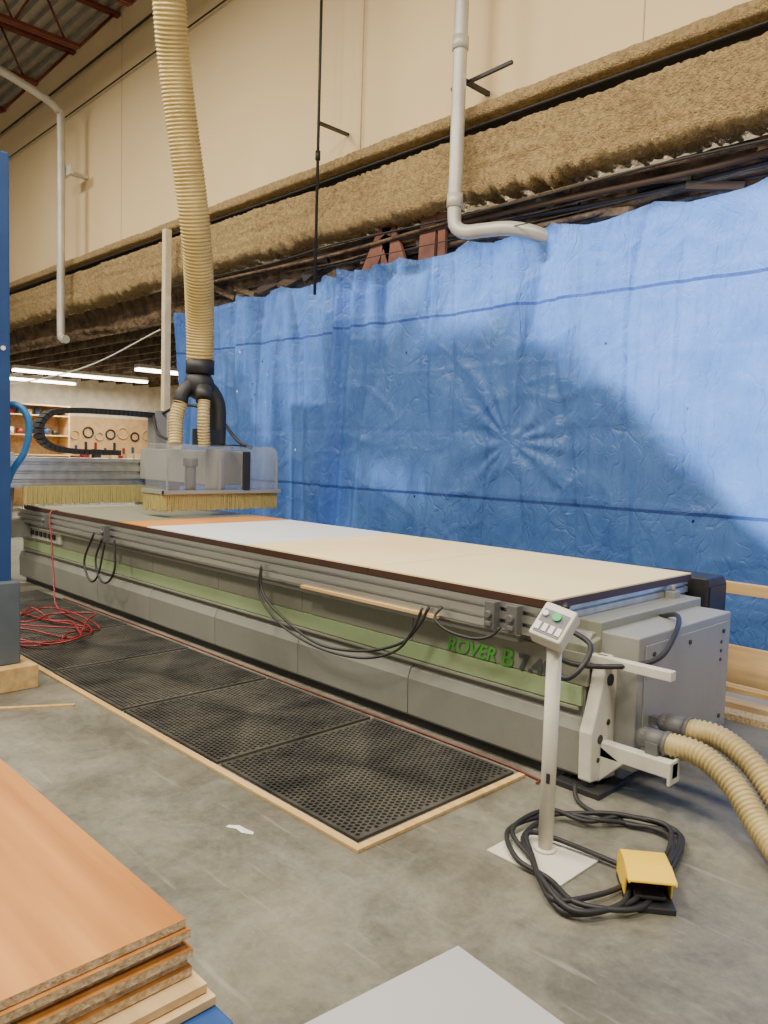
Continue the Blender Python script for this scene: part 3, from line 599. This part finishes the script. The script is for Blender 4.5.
# ================================================================ left column, block
K=empty('blue_column',(-5.4,1.78,.155),'tall blue painted lifting column on timber block','column')
make('column_post',G().box(-5.56,-5.30,1.54,1.805,.16,3.42),m_blue,K,bevel=.01)
make('column_foot',G().box(-5.6,-5.24,1.55,1.84,.155,.70),M('foot_slate',(.10,.12,.14),.5),K,bevel=.01)
make('gauge_dot',G().cyl((-5.3,1.76,2.2),(-5.295,1.76,2.2),.015),m_paper,K)
make('timber_block',G().box(-5.72,-5.15,1.35,1.92,0,.155),m_wood,label='pale timber block under the blue column',cat='block',bevel=.006)
make('blue_air_hose',G().tube(spline([(-5.4,1.82,1.85),(-5.35,1.88,1.84),(-5.32,1.925,1.74),(-5.34,1.91,1.56),(-5.4,1.85,1.42),(-5.45,1.82,1.3)],.03),.022,10),m_bhose,label='thick blue hose curving beside the blue column',cat='hose')
# ================================================================ panel stack (front)
z=.60
for i in range(6):
    o=[0,.010,-.010,.016,.004,.014][i]; z1=z-.0205*i; 
    g=G().box(-3.9,-1.41+o,-.75,.83+o*.6,z1-.0180,z1-.001,1).box(-3.9,-1.41+o,-.75,.83+o*.6,z1-.001,z1,0).box(-3.88,-1.43+o,-.73,.81+o*.6,z1-.0205,z1-.018,1)
    make('veneered_panel',g,[m_veneer,m_chip],label='cherry veneered particleboard panel in a stack' ,cat='panel',group='stacked veneered panels')
z1=z-.0205*6
for i in range(2):
    make('plywood_sheet',G().box(-3.9,-1.355+.02*i,-.8,.85+.01*i,z1-.02-.022*i,z1-.001-.022*i),m_ply,label='pale plywood sheet beneath the veneered panels',cat='panel',group='plywood sheets under stack',bevel=.001)
T=empty('panel_cart',(-2.6,0,0),'blue steel cart carrying the stacked panels','cart')
zt=z1-.044
m_cart=M('cart_blue',(.02,.08,.28),.45)
make('deck',G().box(-3.9,-1.27,-.7,.862,zt-.06,zt-.001),m_cart,T,bevel=.005)
for x in (-3.7,-1.5):
    for y in (-.5,.6):
        make('leg',G().box(x-.03,x+.03,y-.03,y+.03,.14,zt-.06),m_cart,T)
        make('caster',G().cyl((x,y-.02,.06),(x,y+.02,.06),.06).box(x-.03,x+.03,y-.03,y-.02,.05,.14).box(x-.03,x+.03,y+.02,y+.03,.05,.14).box(x-.03,x+.03,y-.03,y+.03,.13,.145),m_dark,T)
mt=Matrix.Translation((-1.526,1.895,0))@Matrix.Rotation(math.radians(-6),4,'Z')
make('laminate_sheet',G().box(0,1.1,-1.3,0,0,.016,0,mt),m_sheetw,label='pale grey laminate sheet lying on the concrete',cat='panel',bevel=.001)
g=G(); g.add([(0,0,.002),(.05,.005,.004),(.09,-.01,.003),(.14,.0,.003),(.13,.02,.002),(.09,.012,.012),(.05,.028,.009),(.0,.02,.002)],[(0,1,6,7),(1,2,5,6),(2,3,4,5)])
o=make('paper_scrap',g,m_paper,label='small white crumpled scrap on the floor',cat='litter'); o.location=(-2.66,1.82,0.001); o.rotation_euler=(0,0,.35)
# right background
S=empty('timber_rail',(-1.5,5.3,0),'pale timber rail on low dark stands behind router','rail')
make('rail',G().box(-3.0,.6,5.24,5.30,.745,.82),m_wood,S,bevel=.003)
for x in (-2.6,0.2): make('stand',G().box(x-.04,x+.04,5.25,5.30,0,.745).box(x-.2,x+.2,5.2,5.34,0,.03),m_dark,S)
D=empty('drive_box',(-2.1,4.95,0),'black drive housing behind the table end','housing')
make('housing',G().prism([(4.80,.64),(5.10,.64),(5.10,.84),(5.04,.89),(4.80,.89)],-2.4,-2.0,'x').box(-2.25,-2.1,4.85,5.0,0,.64),m_dark,D,bevel=.012)
make('cover_plate',G().box(-2.0,-1.992,4.83,5.07,.68,.83),m_dark,D)
make('base_board',G().box(-3.5,3,5.78,5.81,.0,.28),m_ply,label='brown plank along the tarp bottom',cat='plank',bevel=.003)
for i in range(4):
    mt=Matrix.Translation((-1.6,5.0+.17*i,.02))@Matrix.Rotation(random.uniform(-.06,.06),4,'Z')
    make('floor_plank',G().box(-1.2,1.6,-.06,.06,-.02,.02+.015*(i%2),0,mt),[m_chip,m_ply,m_cab,m_wood][i],label='loose plank lying on floor behind the router',cat='plank',group='planks on the floor')
# ---------------------------------------------------------------- lights
def area(loc,size,sy,power,col,rot=(0,0,0),name='ceiling_lamp'):
    l=bpy.data.lights.new(name,'AREA'); l.shape='RECTANGLE'; l.size=size; l.size_y=sy; l.energy=power; l.color=col
    o=bpy.data.objects.new(name,l); o.location=loc; o.rotation_euler=rot; bpy.context.collection.objects.link(o); return o
W=(1,.90,.73)
for x in (-14,-9.5,-5,-.5,3.5):
    area((x,0.8,8.0),1.4,1.4,450,W)
area((-2,-2.5,7.5),1.4,1.4,450,W); area((-8,-2.5,7.5),1.4,1.4,450,W)
area((-1.0,12.4,2.8),6,1.8,3100,(.98,.98,1),(math.radians(-88),0,0),'added_backlight')  # lamp added behind the tarps to shine through them; no fixture known there
area((-19.5,8.6,3.2),.3,3.2,240,(1,.92,.78)); area((-15,9.5,3.2),1,2,200,(1,.92,.78)); area((-21.5,10.5,3.3),1,2,90,(1,.92,.78))
w=bpy.data.worlds.new('w'); bpy.context.scene.world=w; w.use_nodes=True
w.node_tree.nodes['Background'].inputs[0].default_value=(1,.90,.73,1); w.node_tree.nodes['Background'].inputs[1].default_value=.38
# ---------------------------------------------------------------- camera
cam=bpy.data.cameras.new('camera'); co=bpy.data.objects.new('camera',cam); bpy.context.collection.objects.link(co)
fwd=V((-.7115,.6986,-.0743)).normalized(); rt=V((.6987,.7148,.0301)); rt=(rt-fwd*rt.dot(fwd)).normalized(); upv=rt.cross(fwd)
mw=Matrix((( rt.x,upv.x,-fwd.x,0),(rt.y,upv.y,-fwd.y,0),(rt.z,upv.z,-fwd.z,1.6),(0,0,0,1)))
co.matrix_world=mw
cam.sensor_fit='VERTICAL'; cam.sensor_height=36; cam.lens=36*778/1024; cam.clip_start=.05; cam.clip_end=200
bpy.context.scene.camera=co
